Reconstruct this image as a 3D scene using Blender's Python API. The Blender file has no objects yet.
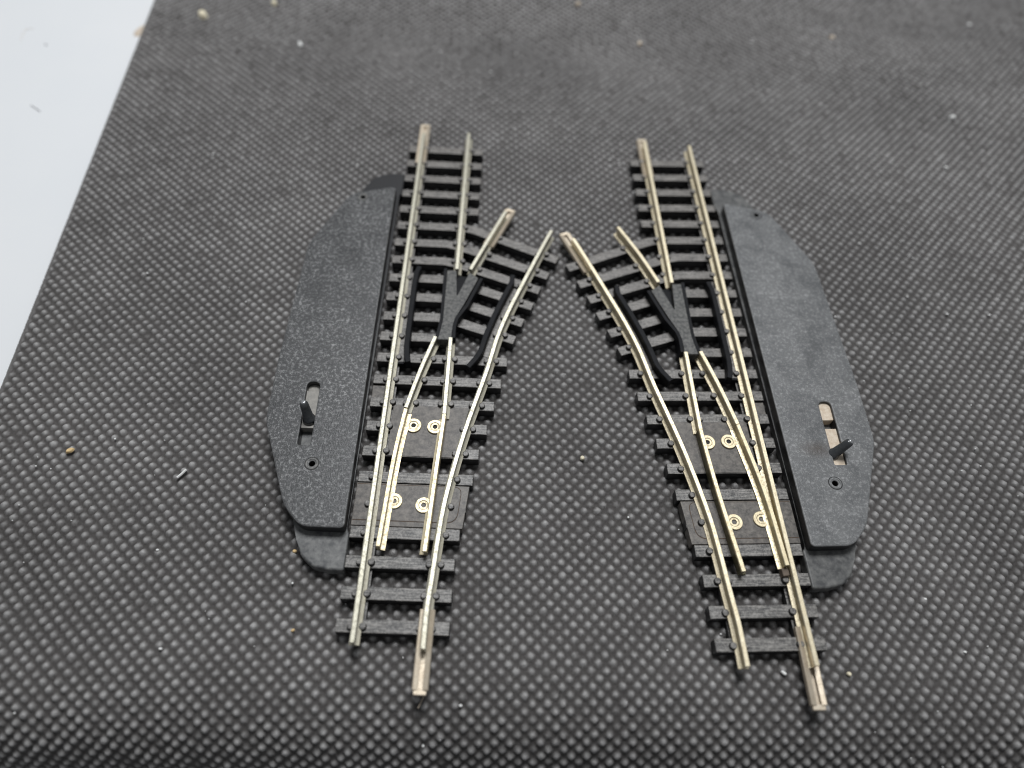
import bpy, bmesh, math, random
import numpy as np
from mathutils import Matrix, Vector
random.seed(7)
rng = np.random.default_rng(11)
MM = 0.001
SC = bpy.context.scene
COL = SC.collection

# ------------------------------------------------------------------ materials
class NT:
    def __init__(self, name):
        self.m = bpy.data.materials.new(name)
        self.m.use_nodes = True
        self.t = self.m.node_tree
        self.b = self.t.nodes['Principled BSDF']
        tc = self.n('ShaderNodeTexCoord')
        mp = self.n('ShaderNodeMapping')
        mp.inputs['Scale'].default_value = (1000, 1000, 1000)      # texture space in millimetres
        self.l(tc.outputs['Object'], mp.inputs['Vector'])
        self.vec = mp.outputs['Vector']
    def n(self, k, **kw):
        x = self.t.nodes.new(k)
        for a, v in kw.items(): setattr(x, a, v)
        return x
    def l(self, a, b): self.t.links.new(a, b)
    def noise(self, scale, detail=3.0, rough=0.55, stretch=None, dist=0.0):
        v = self.vec
        if stretch:
            mp = self.n('ShaderNodeMapping'); mp.inputs['Scale'].default_value = stretch
            self.l(v, mp.inputs['Vector']); v = mp.outputs['Vector']
        x = self.n('ShaderNodeTexNoise')
        x.inputs['Scale'].default_value = scale
        x.inputs['Detail'].default_value = detail
        x.inputs['Roughness'].default_value = rough
        x.inputs['Distortion'].default_value = dist
        self.l(v, x.inputs['Vector'])
        return x.outputs['Fac']
    def ramp(self, fac, stops):
        r = self.n('ShaderNodeValToRGB')
        e = r.color_ramp.elements
        while len(e) < len(stops): e.new(0.5)
        for q, (p, c) in zip(e, stops):
            q.position = p
            q.color = (c, c, c, 1) if isinstance(c, (int, float)) else (*c, 1)
        self.l(fac, r.inputs['Fac'])
        return r.outputs['Color']
    def mix(self, fac, a, b, mode='MIX'):
        x = self.n('ShaderNodeMix', data_type='RGBA', blend_type=mode)
        for s, v in ((0, fac), (6, a), (7, b)):
            if isinstance(v, (int, float)): x.inputs[s].default_value = v
            elif isinstance(v, tuple): x.inputs[s].default_value = (*v, 1)
            else: self.l(v, x.inputs[s])
        return x.outputs[2]
    def bump(self, h, strength, dist_mm):
        x = self.n('ShaderNodeBump')
        x.inputs['Strength'].default_value = strength
        x.inputs['Distance'].default_value = dist_mm * MM
        self.l(h, x.inputs['Height'])
        self.l(x.outputs['Normal'], self.b.inputs['Normal'])
    def set(self, **kw):
        for k, v in kw.items():
            i = self.b.inputs[k.replace('_', ' ')]
            if isinstance(v, (int, float)): i.default_value = v
            elif isinstance(v, tuple): i.default_value = (*v, 1)
            else: self.l(v, i)
        return self.m

def mat_sleeper():
    t = NT('moulded_black_plastic_dusty')
    dust = t.ramp(t.noise(0.55, 5, 0.7), [(0.36, 0.0), (0.68, 1.0)])
    fine = t.ramp(t.noise(3.0, 3, 0.7), [(0.44, 0.0), (0.62, 1.0)])
    grain = t.noise(2.2, 3, 0.65, stretch=(0.14, 1.7, 1.0))
    gl = t.ramp(grain, [(0.44, 0.0), (0.60, 1.0)])
    c = t.mix(dust, (0.040, 0.040, 0.041), (0.110, 0.104, 0.099))
    c = t.mix(t.mix(0.5, gl, fine), c, (0.340, 0.325, 0.305))
    geo = t.n('ShaderNodeNewGeometry')                  # dust settles on faces that look up; the moulded sides stay bare plastic
    sx = t.n('ShaderNodeSeparateXYZ'); t.l(geo.outputs['True Normal'], sx.inputs[0])
    sy = t.n('ShaderNodeSeparateXYZ'); t.l(t.vec, sy.inputs[0])
    mr = t.n('ShaderNodeMapRange'); t.l(sy.outputs['Y'], mr.inputs['Value'])
    mr.inputs['From Min'].default_value = 25; mr.inputs['From Max'].default_value = 60
    c2 = t.mix(dust, (0.055, 0.052, 0.050), (0.165, 0.152, 0.140))   # thicker brown dust on the far half of the track
    c2 = t.mix(t.mix(0.5, gl, fine), c2, (0.31, 0.292, 0.272))
    c = t.mix(mr.outputs['Result'], c, c2)
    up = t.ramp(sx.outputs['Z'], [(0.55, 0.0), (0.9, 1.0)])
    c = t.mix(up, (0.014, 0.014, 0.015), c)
    t.bump(t.mix(0.35, grain, t.noise(1.6, 3, 0.7)), 0.5, 0.14)
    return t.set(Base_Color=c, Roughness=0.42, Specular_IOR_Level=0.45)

def mat_cover(name, lo, hi, spec, stain=False):
    t = NT(name)
    fine = t.noise(4.2, 3, 0.65)
    spk = t.ramp(t.noise(1.7, 4, 0.85), [(0.50, 0.0), (0.62, 1.0)])
    cloud = t.ramp(t.noise(0.16, 5, 0.68, dist=0.6), [(0.36, 0.0), (0.66, 1.0)])
    c = t.mix(cloud, lo, hi)
    c = t.mix(t.mix(1.0, spk, t.ramp(cloud, [(0, 0.35), (1, 1.0)]), 'MULTIPLY'), c, spec)
    gn = t.n('ShaderNodeNewGeometry'); sn = t.n('ShaderNodeSeparateXYZ'); t.l(gn.outputs['Normal'], sn.inputs[0])
    c = t.mix(t.ramp(sn.outputs['Z'], [(0.10, 0.0), (0.45, 1.0)]), (0.018, 0.018, 0.019), c)              # moulded sides darker, without speckle
    rim_light = t.ramp(sn.outputs['Z'], [(0.40, 0.0), (0.66, 0.55), (0.90, 0.55), (0.985, 0.0)])               # edge highlight painted pale on the rounded rim
    c = t.mix(rim_light, c, (0.21, 0.21, 0.21))
    if stain:                                            # brown rub mark beside the lever
        vm = t.n('ShaderNodeVectorMath', operation='DISTANCE'); vm.inputs[1].default_value = (8.6, 32.0, 4.1)
        sc = t.n('ShaderNodeMapping'); sc.inputs['Scale'].default_value = (1, 1.9, 1); sc.inputs['Location'].default_value = (0, -28.8, 0)
        t.l(t.vec, sc.inputs['Vector']); t.l(sc.outputs['Vector'], vm.inputs[0])
        r = t.n('ShaderNodeMapRange'); t.l(vm.outputs['Value'], r.inputs['Value'])
        r.inputs['From Min'].default_value = 0.5; r.inputs['From Max'].default_value = 3.6; r.inputs['To Min'].default_value = 0.75; r.inputs['To Max'].default_value = 0.0
        c = t.mix(t.mix(1.0, r.outputs['Result'], t.ramp(fine, [(0.3, 0.5), (0.6, 1.0)]), 'MULTIPLY'), c, (0.075, 0.058, 0.047))
    t.bump(fine, 0.5, 0.10)
    return t.set(Base_Color=c, Roughness=t.ramp(cloud, [(0, 0.34), (1, 0.5)]), Specular_IOR_Level=0.5)

def mat_metal(name, a, b, rough=0.48, metal=0.6, grime=0.22):
    t = NT(name)
    n1 = t.ramp(t.noise(0.5, 4, 0.6), [(0.35, 0.0), (0.7, 1.0)])
    n2 = t.ramp(t.noise(2.2, 4, 0.75), [(0.48, 0.0), (0.70, 1.0)])
    n3 = t.ramp(t.noise(0.8, 5, 0.75, dist=0.8), [(0.55, 0.0), (0.70, 1.0)])
    c = t.mix(n1, a, b)
    c = t.mix(n2, c, tuple(x * 0.84 for x in b))
    c = t.mix(t.mix(1.0, n3, (0.28, 0.28, 0.28), 'MULTIPLY'), c, (b[0] * 0.42, b[1] * 0.36, b[2] * 0.32))   # brown tarnish
    geo = t.n('ShaderNodeNewGeometry')
    sz = t.n('ShaderNodeSeparateXYZ'); t.l(t.vec, sz.inputs[0])
    dirt = t.ramp(t.noise(1.1, 4, 0.7), [(0.35, min(grime * 0.3 if grime < 1 else 0.8, 1)), (0.65, min(grime, 0.95))])
    low = t.n('ShaderNodeMapRange'); t.l(sz.outputs['Z'], low.inputs['Value'])
    low.inputs['From Min'].default_value = 3.75 if grime > 1 else 3.3; low.inputs['From Max'].default_value = 3.3 if grime > 1 else 2.5
    c = t.mix(t.mix(1.0, low.outputs['Result'], dirt, 'MULTIPLY'), c, (0.30, 0.235, 0.15) if grime < 1 else (0.085, 0.085, 0.05))                # grime on web and foot
    t.bump(t.noise(4.0, 3, 0.7), 0.3, 0.05)
    return t.set(Base_Color=c, Roughness=t.ramp(n2, [(0, rough - 0.08), (1, rough + 0.14)]), Metallic=metal)

def mat_plain(name, a, b, scale=1.0, rough=0.5, bump=0.2, spec=0.4):
    t = NT(name)
    n = t.ramp(t.noise(scale, 4, 0.65), [(0.35, 0.0), (0.68, 1.0)])
    t.bump(t.noise(scale * 5, 2), bump, 0.06)
    return t.set(Base_Color=t.mix(n, a, b), Roughness=rough, Specular_IOR_Level=spec)

M_SLEEP = mat_sleeper()
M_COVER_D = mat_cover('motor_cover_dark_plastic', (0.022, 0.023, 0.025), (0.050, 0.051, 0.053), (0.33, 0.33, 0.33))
M_COVER_LIT = mat_cover('motor_cover_plastic_lit', (0.085, 0.088, 0.091), (0.160, 0.163, 0.164), (0.32, 0.32, 0.32), True)  # reflected light on this cover painted in as a paler tone
t = NT('motor_base_plastic')
sy = t.n('ShaderNodeSeparateXYZ'); t.l(t.vec, sy.inputs[0])
mr = t.n('ShaderNodeMapRange'); t.l(sy.outputs['Y'], mr.inputs['Value'])
mr.inputs['From Min'].default_value = 30; mr.inputs['From Max'].default_value = 60
n = t.ramp(t.noise(0.8, 4, 0.65), [(0.35, 0.0), (0.68, 1.0)])
c = t.mix(n, (0.065, 0.067, 0.070), (0.210, 0.210, 0.204))
t.bump(t.noise(4, 2), 0.2, 0.06)
M_BASE = t.set(Base_Color=t.mix(mr.outputs['Result'], c, (0.020, 0.020, 0.022)), Roughness=0.42, Specular_IOR_Level=0.4)  # only the near end is dusty
M_BASE_D = mat_plain('motor_base_dusty', (0.055, 0.056, 0.058), (0.170, 0.170, 0.164), 0.8, 0.45)
M_BOSS = mat_plain('screw_boss_dusty', (0.10, 0.10, 0.098), (0.24, 0.235, 0.225), 2.0, 0.55)
M_PLATE = mat_plain('slide_plate_plastic', (0.070, 0.064, 0.059), (0.200, 0.180, 0.160), 1.3, 0.45, 0.3)
M_RUST = mat_plain('rust_line', (0.12, 0.075, 0.045), (0.05, 0.04, 0.035), 2.0, 0.7)
M_CLIP = mat_plain('blade_clip_brown', (0.10, 0.075, 0.055), (0.17, 0.13, 0.10), 2.0, 0.6)
M_FROG = mat_plain('frog_plastic', (0.040, 0.041, 0.041), (0.165, 0.162, 0.152), 1.7, 0.5, 0.5)
M_CHECK = mat_plain('check_rail_plastic', (0.008, 0.009, 0.011), (0.015, 0.015, 0.017), 1.2, 0.6, 0.15, 0.15)
M_RAIL = mat_metal('nickel_silver_rail', (0.58, 0.56, 0.465), (0.49, 0.465, 0.37))
M_RAILW = mat_metal('nickel_silver_rail_warm', (0.80, 0.72, 0.535), (0.70, 0.61, 0.425))
M_BLADE = mat_metal('switch_blade_brass', (0.80, 0.71, 0.50), (0.70, 0.60, 0.40), 0.5, 0.6, 0.25)
M_BLADE_G = mat_metal('switch_blade_green_side', (0.80, 0.71, 0.50), (0.70, 0.60, 0.40), 0.5, 0.6, 1.6)
M_JOIN = mat_metal('joiner_copper_nickel', (0.78, 0.69, 0.56), (0.68, 0.58, 0.45), 0.5)
M_SLIDER_G = mat_plain('lever_slider_grey', (0.26, 0.25, 0.23), (0.36, 0.34, 0.31), 1.5, 0.55)
M_SLIDER_B = mat_plain('lever_slider_beige', (0.60, 0.48, 0.36), (0.78, 0.68, 0.55), 1.5, 0.5)
M_LEVER = mat_plain('lever_dark_gloss', (0.030, 0.034, 0.038), (0.060, 0.062, 0.064), 2.0, 0.26, 0.1, 0.8)
M_TIP_GLINT = mat_metal('lever_tip_glint', (0.62, 0.63, 0.64), (0.45, 0.45, 0.46), 0.3, 0.8)
M_HOLE = mat_plain('screw_recess_dark', (0.010, 0.010, 0.010), (0.02, 0.02, 0.02), 2.0, 0.6)

# ------------------------------------------------------------------ mesh helpers (all in millimetres, scaled on linking)
def link(name, bm, mat, parent=None, smooth=False, mirror=False):
    if mirror:
        bmesh.ops.scale(bm, vec=(-1, 1, 1), verts=bm.verts)
    bmesh.ops.recalc_face_normals(bm, faces=bm.faces)
    bmesh.ops.scale(bm, vec=(MM, MM, MM), verts=bm.verts)
    me = bpy.data.meshes.new(name)
    bm.to_mesh(me); bm.free()
    if smooth:
        for p in me.polygons: p.use_smooth = True
    me.materials.append(mat)
    o = bpy.data.objects.new(name, me)
    COL.objects.link(o)
    if parent: o.parent = parent
    return o

def prism(bm, pts, z0, z1, bevel=0.0, seg=2, taper=0.0):
    cx = sum(p[0] for p in pts) / len(pts); cy = sum(p[1] for p in pts) / len(pts)
    lo = [bm.verts.new((x, y, z0)) for x, y in pts]
    hi = [bm.verts.new((x + (cx - x) * taper, y + (cy - y) * taper, z1)) for x, y in pts]
    n = len(pts)
    top = bm.faces.new(hi); bm.faces.new(lo[::-1])
    for i in range(n):
        bm.faces.new((lo[i], lo[(i + 1) % n], hi[(i + 1) % n], hi[i]))
    if bevel:
        es = list(top.edges)
        es += [e for v in hi for e in v.link_edges if e.other_vert(v) in lo]
        bmesh.ops.bevel(bm, geom=es, offset=bevel, segments=seg, affect='EDGES', profile=0.5)

def spline(pts, n=8):
    """Catmull-Rom through the points."""
    P = [np.array(p, float) for p in pts]
    P = [2 * P[0] - P[1]] + P + [2 * P[-1] - P[-2]]
    out = []
    for i in range(1, len(P) - 2):
        for k in range(n):
            t = k / n
            a, b, c, d = P[i - 1:i + 3]
            out.append(0.5 * ((2 * b) + (c - a) * t + (2 * a - 5 * b + 4 * c - d) * t * t + (3 * b - a - 3 * c + d) * t ** 3))
    out.append(P[-2])
    return [tuple(q) for q in out]

RAIL_PROFILE = [(-0.74, 0), (0.74, 0), (0.74, 0.26), (0.20, 0.46), (0.16, 1.25), (0.35, 1.45), (0.35, 1.98), (0.27, 2.06),
                (-0.27, 2.06), (-0.35, 1.98), (-0.35, 1.45), (-0.16, 1.25), (-0.20, 0.46), (-0.74, 0.26)]
def sweep(bm, path, prof, z, scale=None):
    n = len(path); rings = []
    for i, (x, y) in enumerate(path):
        a = path[max(i - 1, 0)]; b = path[min(i + 1, n - 1)]
        d = Vector((b[0] - a[0], b[1] - a[1])).normalized()
        nx, ny = d.y, -d.x
        s = scale(i / (n - 1)) if scale else 1.0
        rings.append([bm.verts.new((x + nx * u * s, y + ny * u * s, z + w)) for u, w in prof])
    m = len(prof)
    for i in range(n - 1):
        for j in range(m):
            bm.faces.new((rings[i][j], rings[i][(j + 1) % m], rings[i + 1][(j + 1) % m], rings[i + 1][j]))
    bm.faces.new(rings[0][::-1]); bm.faces.new(rings[-1])

def ring(bm, cx, cy, ro, ri, z0, z1, seg=28, dish=0.0):
    """Flat annulus with a hole; dish lowers its inner lip."""
    prof = [(ro, z0), (ro, z1 - 0.06), (ro - 0.06, z1), (ri + (ro - ri) * 0.45, z1), (ri + (ro - ri) * 0.3, z1 - dish), (ri, z1 - dish), (ri, z0)]
    rs = []
    for k in range(seg):
        a = 2 * math.pi * k / seg
        rs.append([bm.verts.new((cx + r * math.cos(a), cy + r * math.sin(a), z)) for r, z in prof])
    m = len(prof)
    for k in range(seg):
        for j in range(m):
            bm.faces.new((rs[k][j], rs[(k + 1) % seg][j], rs[(k + 1) % seg][(j + 1) % m], rs[k][(j + 1) % m]))

def disc(cx, cy, r, n=24):
    return [(cx + r * math.cos(2 * math.pi * k / n), cy + r * math.sin(2 * math.pi * k / n)) for k in range(n)]

def round_corner(pts, radii, n=5):
    out = []
    N = len(pts)
    for i in range(N):
        r = radii[i] if isinstance(radii, (list, tuple)) else radii
        p = Vector(pts[i]); a = (Vector(pts[i - 1]) - p); b = (Vector(pts[(i + 1) % N]) - p)
        if r <= 0: out.append(tuple(p)); continue
        la = min(r, a.length * 0.45); lb = min(r, b.length * 0.45)
        q0 = p + a.normalized() * la; q2 = p + b.normalized() * lb
        for k in range(n + 1):
            t = k / n
            q = q0 * (1 - t) ** 2 + p * 2 * t * (1 - t) + q2 * t * t
            out.append((q.x, q.y))
    return out

def plate_with_holes(name, outline, holes, z0, z1, bevel, mat, parent, mirror):
    """A flat plate with a rounded rim and real holes through it."""
    cu = bpy.data.curves.new(name, 'CURVE'); cu.dimensions = '2D'; cu.fill_mode = 'BOTH'
    for loop in [outline] + holes:
        s = cu.splines.new('POLY'); s.points.add(len(loop) - 1); s.use_cyclic_u = True
        for p, (x, y) in zip(s.points, loop): p.co = (-x if mirror else x, y, 0, 1)
    cu.extrude = (z1 - z0) / 2 - bevel; cu.bevel_depth = bevel; cu.bevel_resolution = 3; cu.offset = -bevel
    tmp = bpy.data.objects.new(name, cu); COL.objects.link(tmp)
    dg = bpy.context.evaluated_depsgraph_get()
    me = bpy.data.meshes.new_from_object(tmp.evaluated_get(dg))
    bpy.data.objects.remove(tmp); bpy.data.curves.remove(cu)
    bm = bmesh.new(); bm.from_mesh(me); bpy.data.meshes.remove(me)
    bmesh.ops.translate(bm, vec=(0, 0, (z0 + z1) / 2), verts=bm.verts)
    bmesh.ops.remove_doubles(bm, verts=bm.verts, dist=1e-4)
    return link(name, bm, mat, parent)

def tag(o, label, cat, group=None, kind=None):
    if label: o['label'] = label
    if cat: o['category'] = cat
    if group: o['group'] = group
    if kind: o['kind'] = kind
    return o

# ------------------------------------------------------------------ the railway switch (machine on the -x side, branch to +x)
GA = 9.65
C_PTS = [(9.55, -0.6), (9.62, 4.8), (10.0, 10.0), (10.35, 15.3), (10.85, 20.5), (11.85, 26.5), (13.2, 33.0), (14.65, 38.8),
         (16.2, 44.9), (17.75, 52.0), (19.6, 58.0), (21.9, 64.2), (24.0, 69.7), (26.1, 75.1), (27.3, 78.0)]
def x_on(path, y):
    for (x0, y0), (x1, y1) in zip(path, path[1:]):
        if y0 <= y <= y1: return x0 + (x1 - x0) * (y - y0) / (y1 - y0)
    return None

def switch(name, loc, rot, mirror, label, mats, joiners, rail_ends, blades, lever, slider_spans):
    m_cover, m_rail, m_slider, m_boss = mats
    root = bpy.data.objects.new(name, None); COL.objects.link(root)
    root.empty_display_size = 0.01
    root.location = (loc[0] * MM, loc[1] * MM, 0); root.rotation_euler = (0, 0, rot)
    tag(root, label, 'railway switch', 'pair of model railway switches')
    L = lambda n, bm, m, p=root, smooth=False: link(n, bm, m, p, smooth, mirror)
    c_path = spline(C_PTS, 6)
    exits = {'D': spline([(12.15, 67.1), (14.9, 74.2), (18.2, rail_ends['D'])], 5)}
    clos_d = spline([(3.35, 36.8), (5.0, 44.2), (6.95, 51.3)], 5)
    ZR = 1.88
    # ---- sleepers, each with the little moulded rail clips
    for k in range(23):
        yf = 101.42 - 4.535 * k
        w = 1.90
        xr = {5: 28.6, 6: 26.8, 7: 25.2, 8: 23.9, 9: 22.2, 10: 20.8, 11: 9.2, 12: 19.6, 13: 18.7, 14: 17.7, 15: 16.7, 16: 15.6, 17: 14.9,
              18: 14.1, 19: 13.4, 20: 12.95}.get(k, 12.85)
        xl = -3.0
        if k in (5, 6, 7, 8, 9, 10):
            xb, sl = (11.0, 0.43) if k == 5 else (8.2, {6: .385, 7: .37, 8: .36, 9: .36, 10: .35}[k])
            d = Vector((1, -sl)).normalized()
            line = [(xl, yf + w / 2), (xb - 1.2, yf + w / 2), (xb + 1.2, yf + w / 2 - sl * 1.2 * .8)]
            x2, y2 = line[-1]
            line.append((xr, y2 - sl * (xr - x2)))
        else:
            line = [(xl, yf + w / 2), (xr, yf + w / 2)]
        bm = bmesh.new()
        n = len(line); A = []; B = []
        for i, (x, y) in enumerate(line):
            a = line[max(i - 1, 0)]; b = line[min(i + 1, n - 1)]
            d = Vector((b[0] - a[0], b[1] - a[1])).normalized(); nn = Vector((-d.y, d.x))
            A.append((x - nn.x * w / 2, y - nn.y * w / 2)); B.append((x + nn.x * w / 2, y + nn.y * w / 2))
        jit = random.uniform(-0.05, 0.05)
        prism(bm, A + B[::-1], 0.02, 1.86 + jit * 0.4, 0.13)
        # clips
        def yc(x): return x_on([(p[0], p[1]) for p in line], 0) if False else next((y0 + (y1 - y0) * (x - x0) / (x1 - x0) for (x0, y0), (x1, y1) in zip(line, line[1:]) if x0 <= x <= x1), None)
        rails = [lambda y: 0.0]
        crosses = []
        ymid = yf + w / 2
        crosses.append((0.0, ymid))
        if ymid > 67.6: crosses.append((GA, ymid))
        if 36 < ymid < 51: crosses.append((GA, ymid))
        for path in (c_path, exits['D'], clos_d):
            for (x0, y0), (x1, y1) in zip(path, path[1:]):
                q0, q1 = yc(x0), yc(x1)
                if q0 is None or q1 is None: continue
                if (y0 - q0) <= 0 < (y1 - q1): crosses.append(((x0 + x1) / 2, (q0 + q1) / 2)); break
        for cx, cy in crosses:
            for s in (-1, 1):
                if k in (17, 18, 19) and (cx < 1 and s > 0 or cx > 1 and s < 0): continue
                ox = cx + s * 0.84
                if k < 5 and abs(cx - GA) > 5 and cx > 5: continue
                oct_ = [(ox + 0.60 * math.cos(a), cy - 0.15 + 0.60 * math.sin(a)) for a in [math.pi / 8 + i * math.pi / 4 for i in range(8)]]
                prism(bm, oct_, 1.7, 2.44 + random.uniform(-.10, .10), 0.16, 2, 0.12)
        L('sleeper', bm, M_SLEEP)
    # longitudinal webs that tie the sleepers together under the rails
    bm = bmesh.new()
    for a, b in ((2.2, 27.0), (29.0, 103.3)):
        prism(bm, [(-0.1, a), (1.0, a), (1.0, b), (-0.1, b)], 0.15, 1.25)
    prism(bm, [(9.2, 2.2), (10.3, 2.2), (10.9, 15.5), (9.8, 15.5)], 0.15, 1.2)
    prism(bm, [(9.1, 68), (10.2, 68), (10.2, 103.3), (9.1, 103.3)], 0.15, 1.25)
    sub = [(x, y) for x, y in c_path if 29 < y < 71]
    prism(bm, [(x - 0.9, y) for x, y in sub] + [(x + 0.25, y) for x, y in sub[::-1]], 0.15, 1.2)
    sub = [(x, y) for x, y in exits['D'] if y < 77]
    prism(bm, [(x - 0.3, y) for x, y in sub] + [(x + 0.8, y) for x, y in sub[::-1]], 0.15, 1.2)
    L('sleeper_web', bm, M_SLEEP)
    # ---- rails
    def rail(nm, path, mat=m_rail, z=ZR, prof=RAIL_PROFILE):
        bm = bmesh.new(); sweep(bm, path, prof, z); return L(nm, bm, mat)
    rail('stock_rail', [(0, rail_ends['S0']), (0, 30), (0, 60), (0, rail_ends['S1'])])
    cp = c_path[:-1] + [c_path[-1]]
    rail('stock_rail', cp)
    rail('frog_rail', [(GA, 67.0), (GA, 85), (GA, rail_ends['R1'])])
    rail('frog_rail', exits['D'])
    rail('closure_rail', [(GA, 35.9), (GA, 43), (GA - 0.05, 51.2)])
    rail('closure_rail', clos_d)
    # ---- switch blades with their riveted eyelets
    BL = [(-0.33, 0.05), (0.85, 0.05), (0.85, 0.28), (0.22, 0.42), (0.2, 1.3), (0.34, 1.45), (0.34, 1.92), (0.26, 1.99), (-0.26, 1.99), (-0.33, 1.9)]
    for key, sgn in (('D', 1), ('R', -1)):
        path = spline(blades[key], 6)[::-1]
        bm = bmesh.new()
        prof = BL if sgn > 0 else [(-u, w) for u, w in BL]
        sweep(bm, path, prof, ZR)
        b = L('switch_blade', bm, M_BLADE_G if mirror and sgn < 0 else M_BLADE)
        for (ex, ey) in blades['eye' + key]:
            bm = bmesh.new(); ring(bm, ex, ey, 1.28, 0.40, ZR + 0.02, ZR + 0.34, 30, 0.08)
            e = L('eyelet', bm, M_BLADE, b)
            bm = bmesh.new(); prism(bm, disc(ex, ey, 0.405, 16), ZR - 0.02, ZR + 0.06)
            # dark bore of the rivet
            bore = L('rivet_bore', bm, M_HOLE, b)
    if mirror:
        bm = bmesh.new(); prism(bm, [(0.30, 11.9), (1.35, 11.8), (1.40, 13.0), (0.35, 13.1)], 1.9, 3.05, 0.12)
        L('blade_clip', bm, M_CLIP)
    # ---- slide plates under the moving blades
    bm = bmesh.new()
    prism(bm, [(-3.0, 17.2), (13.7, 17.2), (14.4, 24.15), (-3.0, 24.15)], 0.05, 1.935, 0.05)
    L('slide_plate', bm, M_PLATE)
    bm = bmesh.new()
    ins = round_corner([(-2.9, 18.1), (12.7, 18.1), (13.2, 23.9), (-2.9, 23.9)], [0, 1.6, 1.2, 0])
    prism(bm, ins, 1.8, 1.985, 0.04)
    pl = L('slide_plate', bm, M_PLATE)
    bm = bmesh.new()
    edge = round_corner([(-2.9, 17.98), (12.8, 17.98), (13.3, 24.0), (-2.9, 24.0)], [0, 1.7, 1.3, 0])
    prism(bm, edge, 1.8, 1.95, 0)
    L('plate_edge', bm, M_RUST, pl)
    bm = bmesh.new()
    prism(bm, [(1.0, 29.0), (11.6, 29.0), (13.6, 38.3), (1.0, 38.3)], 0.05, 1.925, 0.05)
    prism(bm, [(-2.95, 38.6), (-0.9, 38.6), (-0.9, 42.3), (-2.95, 42.3)], 0.05, 1.45, 0.06)
    L('slide_plate', bm, M_PLATE)
    # ---- frog and check rails
    bm = bmesh.new()
    yp = [(7.25, 50.9), (9.75, 50.9), (9.6, 54.3), (9.9, 55.8), (11.4, 58.9), (13.75, 65.3), (11.95, 66.6), (10.25, 60.75), (9.85, 60.75), (9.6, 66.9), (7.85, 66.9), (7.95, 58.0), (7.95, 55.2), (7.65, 53.0)]
    prism(bm, yp, 1.2, 3.62, 0.14)
    fr = L('frog', bm, M_FROG)
    bm = bmesh.new()
    sweep(bm, [(7.2, 51.4), (7.5, 53.2), (7.72, 55.2), (7.72, 58), (7.6, 67.2)], [(-0.32, 0), (0.24, 0), (0.24, 2.5), (-0.32, 2.5)], 1.2)
    L('wing_wall', bm, M_CHECK, fr)
    bm = bmesh.new()
    sweep(bm, [(10.0, 51.4), (9.95, 54.2), (10.3, 55.8), (11.85, 58.7), (14.2, 65.3)], [(-0.22, 0), (0.36, 0), (0.36, 2.4), (-0.22, 2.4)], 1.2)
    L('wing_wall', bm, M_CHECK, fr)
    bm = bmesh.new()
    prism(bm, [(9.5, 66.8), (12.05, 66.5), (10.35, 60.7), (9.8, 60.7)], 0.6, 2.25, 0.0)  # black filler painted for the shade in the open V gap
    L('frog_gap_shade', bm, M_CHECK, fr)
    CH = [(-0.46, 0), (0.46, 0), (0.46, 1.80), (0.36, 1.90), (-0.36, 1.90), (-0.46, 1.80)]
    bm = bmesh.new()
    sweep(bm, [(2.7, 46.1), (2.35, 47.4), (2.12, 49.6), (2.08, 55), (2.08, 64), (2.2, 66), (2.6, 67.6)], CH, 1.6)
    prism(bm, [(0.6, 46.6), (1.8, 46.6), (1.8, 67.3), (0.6, 67.3)], 0.6, 1.95, 0.05)
    L('check_rail', bm, M_CHECK)
    bm = bmesh.new()
    sub = [(x, y) for x, y in c_path if 47.5 < y < 64.6]
    off = []
    for i, (x, y) in enumerate(sub):
        a = sub[max(i - 1, 0)]; b = sub[min(i + 1, len(sub) - 1)]
        d = Vector((b[0] - a[0], b[1] - a[1])).normalized()
        off.append((x - d.y * 2.1, y + d.x * 2.1))
    p0 = off[0]; p1 = off[-1]
    sweep(bm, [(p0[0] - 1.95, p0[1] - 3.3), (p0[0] - 0.75, p0[1] - 1.5)] + off + [(p1[0] + 0.05, p1[1] + 1.6)], CH, 1.6)
    L('check_rail', bm, M_CHECK)
    bm = bmesh.new()
    prism(bm, [(x - 0.55, y) for x, y in sub] + [(x - 1.95, y + 0.7) for x, y in sub[::-1]], 0.6, 1.93, 0.04)
    L('flangeway_floor', bm, M_SLEEP)
    bm = bmesh.new()
    prism(bm, [(0.62, 47.0), (1.74, 47.0), (1.74, 67.2), (0.62, 67.2)], 1.90, 1.975, 0.02)
    L('flangeway_floor', bm, M_SLEEP)
    # ---- rail joiners: folded channels around the rail foot
    for (path, zz) in joiners:
        bm = bmesh.new()
        J = [(-1.08, 0), (1.08, 0), (1.08, 0.78), (0.94, 0.88), (0.34, 0.70), (0.34, 0.58), (0.90, 0.66), (0.90, 0.14), (-0.90, 0.14), (-0.90, 0.66), (-0.34, 0.58), (-0.34, 0.70), (-0.94, 0.88), (-1.08, 0.78)]
        sweep(bm, path, J, zz)
        # the turned-up tongue at the open end
        (x0, y0), (x1, y1) = path[0], path[1]
        d = Vector((x1 - x0, y1 - y0)).normalized(); nx, ny = d.y, -d.x
        q = lambda u, v: (x0 + nx * u + d.x * v, y0 + ny * u + d.y * v)
        prism(bm, [q(-0.86, -0.62), q(0.86, -0.62), q(0.92, 0.12), q(-0.92, 0.12)], zz + 0.02, zz + 0.6, 0.08)
        L('rail_joiner', bm, M_JOIN)
    # ---- switch motor: base, cover, lever
    bm = bmesh.new()
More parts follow.
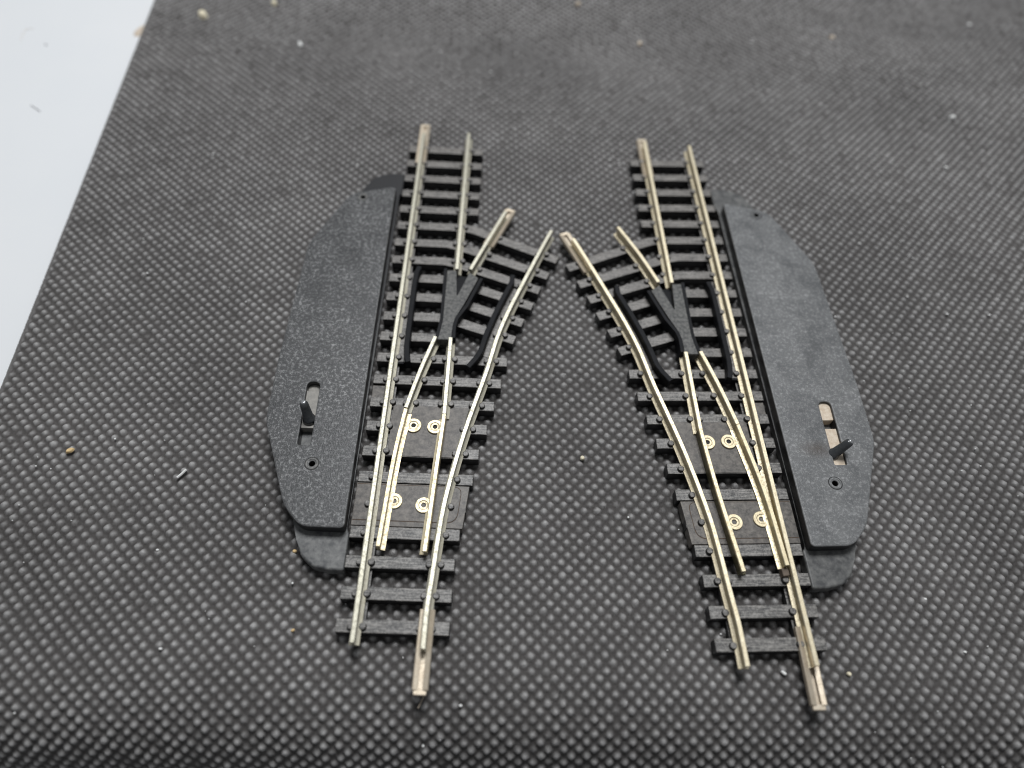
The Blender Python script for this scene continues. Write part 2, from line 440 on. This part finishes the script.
    base = [(-2.98, 10.25), (-5.2, 10.25), (-7.6, 10.7), (-9.5, 12.2), (-10.6, 14.6), (-12.0, 18.6), (-16.9, 32.5), (-17.2, 45), (-16.8, 70.5), (-11.6, 85),
            (-10.9, 89.6), (-9.4, 92.6), (-7.4, 93.8), (-5, 94.15), (-2.98, 94.1), (-2.98, 88.6), (-3.75, 87.6), (-3.75, 16.6), (-2.98, 16.0)]
    prism(bm, base, 0.02, 2.0, 0.3, 3)
    L('motor_base', bm, M_BASE_D if mirror else M_BASE)
    outl = round_corner([(-3.45, 15.85), (-9.9, 15.9), (-12.9, 19.0), (-18.55, 33.4), (-18.9, 45), (-18.6, 71.8), (-12.6, 85.6), (-4.0, 88.0)],
                        [0.8, 1.4, 1.6, 1.2, 0, 1.8, 2.2, 0.8])
    slot = round_corner([(-12.75, 29.2), (-10.75, 29.2), (-11.1, 40.9), (-13.2, 40.9)], [0.25, 0.25, 1.0, 1.0])
    h1, h2 = disc(-9.9, 26.0, 0.46, 18), disc(-10.1, 84.6, 0.55, 18)
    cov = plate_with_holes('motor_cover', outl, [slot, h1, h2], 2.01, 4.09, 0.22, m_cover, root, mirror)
    for hx, hy in ((-9.9, 26.0), (-10.1, 84.6)):
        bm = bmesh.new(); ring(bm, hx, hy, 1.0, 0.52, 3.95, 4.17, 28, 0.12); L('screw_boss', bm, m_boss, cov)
        bm = bmesh.new(); ring(bm, hx, hy, 1.16, 1.0, 3.9, 4.115, 30); L('screw_ring', bm, M_HOLE, cov)
    # lever and its slider
    bm = bmesh.new()
    for (a, b, zz) in slider_spans:
        pts = round_corner([(-13.2, a), (-10.2, a), (-10.6, b), (-13.5, b)], 0.3, 3)
        prism(bm, pts, 2.02, zz, 0.08)
    sl = L('lever_slider', bm, m_slider)
    bm = bmesh.new()
    b0, tip, rad = Vector(lever[0]), Vector(lever[1]), lever[2]
    ax = (tip - b0).normalized(); u = ax.orthogonal().normalized(); v = ax.cross(u)
    Lh = (tip - b0).length
    prof = [(0, rad * 1.5), (Lh * 0.16, rad * 1.35), (Lh * 0.3, rad * 1.05), (Lh * 0.8, rad * 0.92), (Lh * 0.93, rad * 0.84), (Lh * 0.985, rad * 0.6), (Lh, rad * 0.25)]
    rs = [[bm.verts.new(b0 + ax * t + (u * math.cos(a) + v * math.sin(a)) * r) for a in [2 * math.pi * i / 18 for i in range(18)]] for t, r in prof]
    for i in range(len(rs) - 1):
        for j in range(18): bm.faces.new((rs[i][j], rs[i][(j + 1) % 18], rs[i + 1][(j + 1) % 18], rs[i + 1][j]))
    bm.faces.new(rs[0][::-1]); bm.faces.new(rs[-1])
    lv = L('lever', bm, M_LEVER, root, True)
    bm = bmesh.new()                                     # bright cap added for the glint on the lever tip
    rs = [[bm.verts.new(b0 + ax * t + (u * math.cos(a) + v * math.sin(a)) * r) for a in [2 * math.pi * i / 14 for i in range(14)]] for t, r in ((Lh - 0.12, rad * 0.62), (Lh + 0.05, rad * 0.55), (Lh + 0.12, rad * 0.35))]
    for i in range(2):
        for j in range(14): bm.faces.new((rs[i][j], rs[i][(j + 1) % 14], rs[i + 1][(j + 1) % 14], rs[i + 1][j]))
    bm.faces.new(rs[0][::-1]); bm.faces.new(rs[-1])
    L('tip_glint', bm, M_TIP_GLINT, lv, True)
    return root

def jp(a, b): return [a, ((a[0] + b[0]) / 2, (a[1] + b[1]) / 2), b]
# camera solution (mm): pose of each switch on the mat
switch('railway_switch', (-18.892, 21.250), 0.03733, False,
       'black model railway switch with darker speckled motor cover and black lever over a grey slider',
       (M_COVER_D, M_RAIL, M_SLIDER_G, M_BOSS),
       [(jp((-0.1, 109.6), (-0.1, 97.4)), 1.62), (jp((19.15, 84.5), (15.1, 74.7)), 1.62), (jp((9.5, -5.5), (9.62, 5.0)), 1.62)],
       {'S0': -0.1, 'S1': 105.0, 'R1': 105.8, 'D': 82.6},
       {'D': [(3.35, 36.6), (2.45, 28.0), (1.75, 13.4)], 'R': [(GA, 35.8), (9.2, 27.0), (8.55, 12.9)],
        'eyeD': [(4.7, 34.5), (3.05, 21.2)], 'eyeR': [(8.2, 34.4), (7.6, 20.7)]},
       ((-11.75, 33.9, 3.2), (-12.25, 35.1, 7.2), 0.76),
       [(32.5, 39.5, 3.45), (39.75, 41.2, 2.9)])
switch('railway_switch', (43.928, 23.276), 0.09010, True,
       'black model railway switch with paler light-catching motor cover and tilted lever over a beige slider',
       (M_COVER_LIT, M_RAILW, M_SLIDER_B, M_COVER_LIT),
       [(jp((GA, 109.2), (GA, 97.4)), 1.62), (jp((28.6, 80.6), (24.6, 71.0)), 1.62), (jp((0.3, -5.4), (0.05, 4.8)), 1.62)],
       {'S0': -0.7, 'S1': 105.7, 'R1': 106.6, 'D': 81.2},
       {'D': [(3.3, 36.7), (1.5, 25.1), (0.72, 13.2)], 'R': [(GA, 36.0), (8.85, 25.5), (7.35, 12.4)],
        'eyeD': [(4.75, 34.5), (2.3, 21.0)], 'eyeR': [(8.3, 34.4), (6.6, 20.6)]},
       ((-10.9, 31.2, 3.0), (-12.9, 31.9, 6.9), 0.76),
       [(37.6, 41.0, 3.5), (28.9, 36.0, 3.5)])

# ------------------------------------------------------------------ the embossed mat and the white table under it
PITCH, ANG, NS = 1.46, math.radians(50.7), 6
EDGE_Y, ROLL_R = 20.5, 13.0
def edge_x(y): return -98.5 - (y - 171.7) * 0.1145
_t = np.linspace(0, 90, 1801)
_sm = np.clip(_t / 5.0, 0, 1); _sm = _sm * _sm * (3 - 2 * _sm)
_a = np.minimum(math.radians(15) * _sm + np.maximum(_t - 5.0, 0) / ROLL_R, math.pi / 2)
_dy = np.concatenate([[0], np.cumsum(np.cos(_a[:-1]) * 0.05)]); _dz = np.concatenate([[0], np.cumsum(np.sin(_a[:-1]) * 0.05)])
def drape(x, s, h):
    """Flat on the table, a soft bend near the front, then over the table's front edge and down."""
    e = EDGE_Y + 0.035 * x
    t = np.maximum(e - s, 0.0)
    a = np.interp(t, _t, _a)
    wave = 0.16 * np.sin(x * 0.045 + 0.6) * np.exp(-((s - e - 1.5) / 5.0) ** 2) + 0.22 * np.exp(-((s - e - 2.0) / 3.0) ** 2) * (x < -26) * np.clip((-26 - x) / 10, 0, 1)
    y = np.where(t > 0, e - np.interp(t, _t, _dy) - h * np.sin(a), s)
    z = np.where(t > 0, -np.interp(t, _t, _dz) + h * np.cos(a), h) + wave * (s < 40)
    return y, z
X0, X1, S0, S1 = -125.0, 165.0, -40.0, 238.0
def build_mat():
    st = PITCH / NS
    c, s = math.cos(ANG), math.sin(ANG)
    cor = np.array([(X0, S0), (X1, S0), (X1, S1), (X0, S1)])
    U = cor[:, 0] * c + cor[:, 1] * s; V = -cor[:, 0] * s + cor[:, 1] * c
    i0, i1 = int(U.min() / st) - 1, int(U.max() / st) + 1
    j0, j1 = int(V.min() / st) - 1, int(V.max() / st) + 1
    ii, jj = np.meshgrid(np.arange(i0, i1), np.arange(j0, j1), indexing='ij')
    T = np.array([0.0, 0.36, 0.84, 1.0, 0.84, 0.36])
    ci, cj = (ii // NS) - i0 // NS + 1, (jj // NS) - j0 // NS + 1
    amp = 1 + 0.20 * rng.standard_normal((ci.max() + 2, cj.max() + 2))
    h = T[ii % NS] * T[jj % NS] * amp[ci, cj] * 0.52 - 0.52
    h = np.minimum(h + 0.022 * rng.standard_normal(h.shape), 0.03)
    u, v = ii * st, jj * st
    u = u + 0.45 * np.sin(v * 0.051 + 1.0) + 0.3 * np.sin(u * 0.037 + v * 0.021) + 0.03 * rng.standard_normal(u.shape)
    v = v + 0.45 * np.sin(ii * st * 0.043 + 2.0) + 0.3 * np.sin(v * 0.039) + 0.03 * rng.standard_normal(u.shape)
    jx = 0.075 * rng.standard_normal((2,) + amp.shape)                # every stud sits a little off its grid point
    wgt = np.minimum(T[ii % NS], 1) * np.minimum(T[jj % NS], 1)
    u = u + jx[0][ci, cj] * wgt; v = v + jx[1][ci, cj] * wgt
    x = u * c - v * s; sy = u * s + v * c
    inside = (x > edge_x(sy) - st) & (x < X1) & (sy > S0) & (sy < S1)
    near = np.clip((x - edge_x(sy) - 0.35) / 0.5, 0, 1)
    h = np.where(near < 1, (h + 0.36) * near - 0.36, h)          # the cut edge is pressed flat
    scuff_sheen = (h + 0.52) / 0.52
    x = np.maximum(x, edge_x(sy))
    y, z = drape(x, sy, h)
    idx = -np.ones(inside.shape, np.int64); idx[inside] = np.arange(inside.sum())
    q = inside[:-1, :-1] & inside[1:, :-1] & inside[1:, 1:] & inside[:-1, 1:]
    f = np.stack([idx[:-1, :-1][q], idx[1:, :-1][q], idx[1:, 1:][q], idx[:-1, 1:][q]], 1).astype(np.int32)
    co = (np.stack([x[inside], y[inside], z[inside]], 1) * MM).astype(np.float32)
    me = bpy.data.meshes.new('mat')
    me.vertices.add(len(co)); me.vertices.foreach_set('co', co.ravel())
    me.loops.add(f.size); me.loops.foreach_set('vertex_index', f.ravel())
    me.polygons.add(len(f)); me.polygons.foreach_set('loop_start', np.arange(0, f.size, 4, dtype=np.int32))
    me.polygons.foreach_set('use_smooth', np.ones(len(f), bool))
    me.update(); me.validate()
    at = me.attributes.new('scuff_sheen', 'FLOAT', 'POINT'); at.data.foreach_set('value', scuff_sheen[inside].astype(np.float32))
    return me
t = NT('embossed_black_vinyl')
cl = t.ramp(t.noise(0.035, 4, 0.6), [(0.35, 0.0), (0.68, 1.0)])
fine = t.ramp(t.noise(2.4, 4, 0.75), [(0.44, 0.0), (0.66, 1.0)])
c = t.mix(cl, (0.064, 0.059, 0.057), (0.096, 0.089, 0.086))
at = t.n('ShaderNodeAttribute', attribute_name='scuff_sheen')          # stud tops paler from scuffs, with glossy sheen painted in by height
sc = t.ramp(at.outputs['Fac'], [(0.10, 0.0), (0.45, 0.36), (0.90, 1.0)])
c = t.mix(sc, c, t.mix(cl, (0.275, 0.266, 0.262), (0.420, 0.410, 0.403)))
c = t.mix(t.mix(1.0, t.mix(1.0, fine, (0.6, 0.6, 0.6), 'MULTIPLY'), t.ramp(sc, [(0, 0.25), (1, 1)]), 'MULTIPLY'), c, (0.24, 0.236, 0.230))
t.bump(t.noise(2.6, 4, 0.8), 0.8, 0.20)
M_MAT = t.set(Base_Color=c, Roughness=t.ramp(sc, [(0, 0.60), (1, 0.37)]), Specular_IOR_Level=t.ramp(sc, [(0, 0.15), (1, 1.0)]))
me = build_mat(); me.materials.append(M_MAT)
mat_o = bpy.data.objects.new('mat', me); COL.objects.link(mat_o)
tag(mat_o, 'black vinyl mat embossed with rows of tiny diamond studs, under both railway switches', 'mat')
# backing sheet under the studs
bm = bmesh.new()
xs = np.linspace(0, 1, 2)
rows = [S1 - 0.3, 41.0] + list(np.linspace(40.0, S0 + 0.3, 48))
prev = None
for s in rows:
    r = []
    for hh in (-1.0, -1.25):
        for xx in (edge_x(s) + 0.35, X1 - 0.3):
            yy, zz = drape(np.array(xx), np.array(s), np.array(hh))
            r.append(bm.verts.new((xx, float(yy), float(zz))))
    if prev:
        for a, b in ((0, 1), (1, 3), (3, 2), (2, 0)): bm.faces.new((prev[a], prev[b], r[b], r[a]))
    else: bm.faces.new((r[0], r[1], r[3], r[2]))
    prev = r
bm.faces.new((prev[0], prev[2], prev[3], prev[1]))
link('backing', bm, M_HOLE, mat_o)
t = NT('white_laminate')
n = t.ramp(t.noise(0.02, 4, 0.6), [(0.3, 0.0), (0.7, 1.0)])
t.bump(t.noise(1.2, 3), 0.05, 0.05)
M_TABLE = t.set(Base_Color=t.mix(n, (0.80, 0.82, 0.84), (0.84, 0.85, 0.86)), Roughness=0.45, Specular_IOR_Level=0.4)
bm = bmesh.new()
tt = [t for t in np.linspace(0, 60, 40)]
prof = [(500, -1.5), (EDGE_Y + 2.6, -1.5)]
for t in tt:
    yy, zz = drape(np.array(120.0), np.array(EDGE_Y + 1.68 - t), np.array(-1.7))
    if abs(zz) < 46: prof.append((float(yy) + 2.4, float(zz) - 0.7))
prof += [(500, prof[-1][1])]
A = [bm.verts.new((-420, y, z)) for y, z in prof]; B = [bm.verts.new((420, y, z)) for y, z in prof]
for i in range(len(prof)):
    j = (i + 1) % len(prof); bm.faces.new((A[i], A[j], B[j], B[i]))
bm.faces.new(A[::-1]); bm.faces.new(B)
tb = link('tabletop', bm, M_TABLE)
tag(tb, 'smooth white tabletop beside the edge of the black mat', 'tabletop', kind='structure')

# ------------------------------------------------------------------ crumbs, fibres and dust lying about
def solid(name, rgb, rough=0.7):
    return mat_plain(name, rgb, tuple(v * 0.88 for v in rgb), 1.5, rough, 0.05)
M_CREAM, M_WHITE, M_ORANGE, M_TAN, M_DARK = (solid('crumb_cream', (0.88, 0.80, 0.60)), solid('crumb_white', (0.90, 0.90, 0.88)),
    solid('crumb_orange', (0.80, 0.58, 0.30)), solid('crumb_tan', (0.66, 0.56, 0.45)), solid('hair_dark', (0.05, 0.05, 0.06)))
def flake(name, x, y, size, rot, mat, label, cat, thick=0.45, z=0.0, group=None):
    bm = bmesh.new()
    w, h = size
    n = 9
    pts = []
    for k in range(n):
        a = 2 * math.pi * k / n
        r = random.uniform(0.75, 1.1)
        px, py = w / 2 * r * math.cos(a), h / 2 * r * math.sin(a)
        pts.append((px * math.cos(rot) - py * math.sin(rot), px * math.sin(rot) + py * math.cos(rot)))
    prism(bm, pts, 0, thick, thick * 0.4, 2, 0.25)
    for v in bm.verts: v.co.z += random.uniform(-.06, .06) * thick
    o = link(name, bm, mat, None, False)
    o.location = (x * MM, y * MM, z * MM)
    return tag(o, label, cat, group)
def fibre(name, pts, r, mat, label, cat):
    bm = bmesh.new()
    path = spline([p[:2] for p in pts], 5)
    sweep(bm, path, [(r * math.cos(a), r * math.sin(a)) for a in [i * math.pi / 3 for i in range(6)]], pts[0][2] if len(pts[0]) > 2 else r)
    return tag(link(name, bm, mat), label, cat)

# (x, y, size, turn, material, label)
CRUMBS = [
 (-84.5, 169.9, (2.6, 3.6), 0.5, M_CREAM, 'largest cream crumb on the black mat, near the white tabletop'),
 (-68.4, 177.6, (1.8, 2.6), 0.4, M_CREAM, 'cream crumb at the far rim of the mat, right of the largest cream one'),
 (-57.9, 160.7, (1.2, 2.4), 0.3, M_WHITE, 'thin pale sliver lying on the mat in front of the two cream crumbs'),
 (12.3, 53.3, (0.95, 0.95), 0.0, M_CREAM, 'bright yellowish crumb on the mat midway between the two railway switches'),
 (-69.4, 47.9, (1.5, 0.95), 0.6, M_ORANGE, 'orange tan crumb on the mat below the corner of the white tabletop'),
 (99.6, 150.7, (1.7, 1.5), 0.2, M_WHITE, 'brightest round white crumb on the mat, beyond the paler light-catching motor cover'),
 (76.5, 180.8, (1.6, 1.5), 0.0, M_TAN, 'dull greyish crumb at the far end of the mat, right of the centre'),
 (115.5, 191.8, (1.2, 1.0), 0.0, M_WHITE, 'small white crumb in the far right corner of the mat'),
 (93.2, 132.4, (1.0, 0.8), 0.0, M_WHITE, 'small white crumb on the mat just in front of the brightest round one'),
 (26.0, 171.7, (1.3, 2.0), -0.2, M_TAN, 'tan upright flake on the mat beyond the switch with the beige slider'),
 (10.1, 187.6, (1.7, 1.8), 0.0, M_TAN, 'tan round crumb at the far middle rim of the mat'),
 (-30.4, 34.3, (0.8, 0.65), 0.3, M_ORANGE, 'orange grain against the rounded base of the darker motor cover'),
 (-28.1, 23.0, (0.65, 0.55), 0.0, M_ORANGE, 'tiny orange grain on the mat left of the grey slider switch\'s nearest sleeper'),
 (40.8, 22.1, (0.95, 0.55), -0.6, M_WHITE, 'small white chip on the mat between the near rail ends of the paler switch'),
 (50.0, 22.6, (0.8, 0.65), 0.0, M_CREAM, 'small cream speck on the mat right of the joiner at the paler switch\'s near end'),
]
for x, y, sz, rot, mt, lab in CRUMBS:
    flake('crumb', x, y, sz, rot, mt, lab, 'crumb', min(sz) * 0.42, 0.0, 'crumbs scattered on the mat')
flake('paper_scrap', -98.6, 164.3, (3.4, 6.2), -0.12, M_TAN, 'tan scrap poking out at the edge of the mat onto the white tabletop', 'scrap', 0.25, -1.49)
fibre('fibre', [(-51.2, 44.6, 0.16), (-50.7, 45.3), (-50.2, 46.1)], 0.20, M_WHITE, 'short straight white fibre on the mat left of the darker motor cover', 'fibre')
fibre('hair', [(-8.75, 15.9, 0.05), (-8.95, 15.2), (-9.35, 14.2)], 0.06, M_TAN, 'fine tan hair on the mat in front of the long rail joiner', 'hair')
fibre('hair', [(-112.8, 132.6, -1.43), (-111.3, 131.7), (-109.9, 130.7)], 0.07, M_DARK, 'short straight dark hair on the white tabletop', 'hair')
fibre('hair', [(-125.6, 156.6, -1.47), (-126.3, 160.0), (-126.0, 161.3), (-124.6, 161.5)], 0.035, M_TAN, 'faint curved brownish hair on the white tabletop in the far corner', 'hair')
flake('speck', -118.9, 155.4, (0.6, 0.5), 0, M_DARK, 'tiny black speck on the white tabletop', 'speck', 0.2, -1.5)
# lint: hundreds of pale grains caught on the studs, nobody could count them
bm = bmesh.new()
for _ in range(300):
    x, s = random.uniform(-95, 150), random.uniform(8, 225)
    if x < edge_x(s) + 1: continue
    r = random.choice((0.08, 0.09, 0.10, 0.13, 0.20))
    yy, zz = drape(np.array(x), np.array(s), np.array(-0.02))
    a0 = random.uniform(0, 6.28); el = random.uniform(0.7, 1.6)
    vs = []
    for zq, k in ((0.0, 1.0), (0.1, 0.75)):
        vs.append([bm.verts.new((x + r * k * el * math.cos(a0 + i * 1.2566), float(yy) + r * k * math.sin(a0 + i * 1.2566), float(zz) + zq)) for i in range(5)])
    bm.faces.new(vs[1]); bm.faces.new(vs[0][::-1])
    for i in range(5): bm.faces.new((vs[0][i], vs[0][(i + 1) % 5], vs[1][(i + 1) % 5], vs[1][i]))
lint = link('dust', bm, M_WHITE)
tag(lint, 'pale dust grains caught all over the black mat', 'dust', kind='stuff')


# ------------------------------------------------------------------ camera, light, world
F, PITCHC, ROLL, HC = 709.9715, math.radians(57.24239), math.radians(4.20373), 103.58177
cam = bpy.data.cameras.new('camera'); co = bpy.data.objects.new('camera', cam); COL.objects.link(co)
cam.sensor_width = 36.0; cam.lens = F / 1024 * 36.0
co.matrix_world = Matrix.Translation((0, 0, HC * MM)) @ Matrix.Rotation(math.pi / 2 - PITCHC, 4, 'X') @ Matrix.Rotation(ROLL, 4, 'Z')
cam.clip_start = 0.002; cam.clip_end = 20
cam.dof.use_dof = True; cam.dof.focus_distance = 0.1125; cam.dof.aperture_fstop = 10.5
SC.camera = co

def area(name, loc, target, sx, sy, power, col):
    l = bpy.data.lights.new(name, 'AREA'); l.shape = 'RECTANGLE'; l.size = sx; l.size_y = sy; l.energy = power; l.color = col
    o = bpy.data.objects.new(name, l); COL.objects.link(o)
    o.location = loc
    o.rotation_euler = (Vector(target) - Vector(loc)).to_track_quat('-Z', 'Y').to_euler()
    return o
area('ceiling_light', (0.02, 0.30, 0.55), (0.0, 0.06, 0.0), 0.22, 0.19, 3.0, (0.97, 0.985, 1.0))
W = bpy.data.worlds.new('World'); SC.world = W; W.use_nodes = True
bg = W.node_tree.nodes['Background']; bg.inputs['Color'].default_value = (0.92, 0.96, 1.0, 1); bg.inputs['Strength'].default_value = 0.20
SC.view_settings.view_transform = 'Standard'; SC.view_settings.look = 'None'
SC.view_settings.exposure = 0.0; SC.view_settings.gamma = 1.0
SC.render.engine = 'CYCLES'
SC.cycles.max_bounces = 8
SC.cycles.filter_width = 1.05
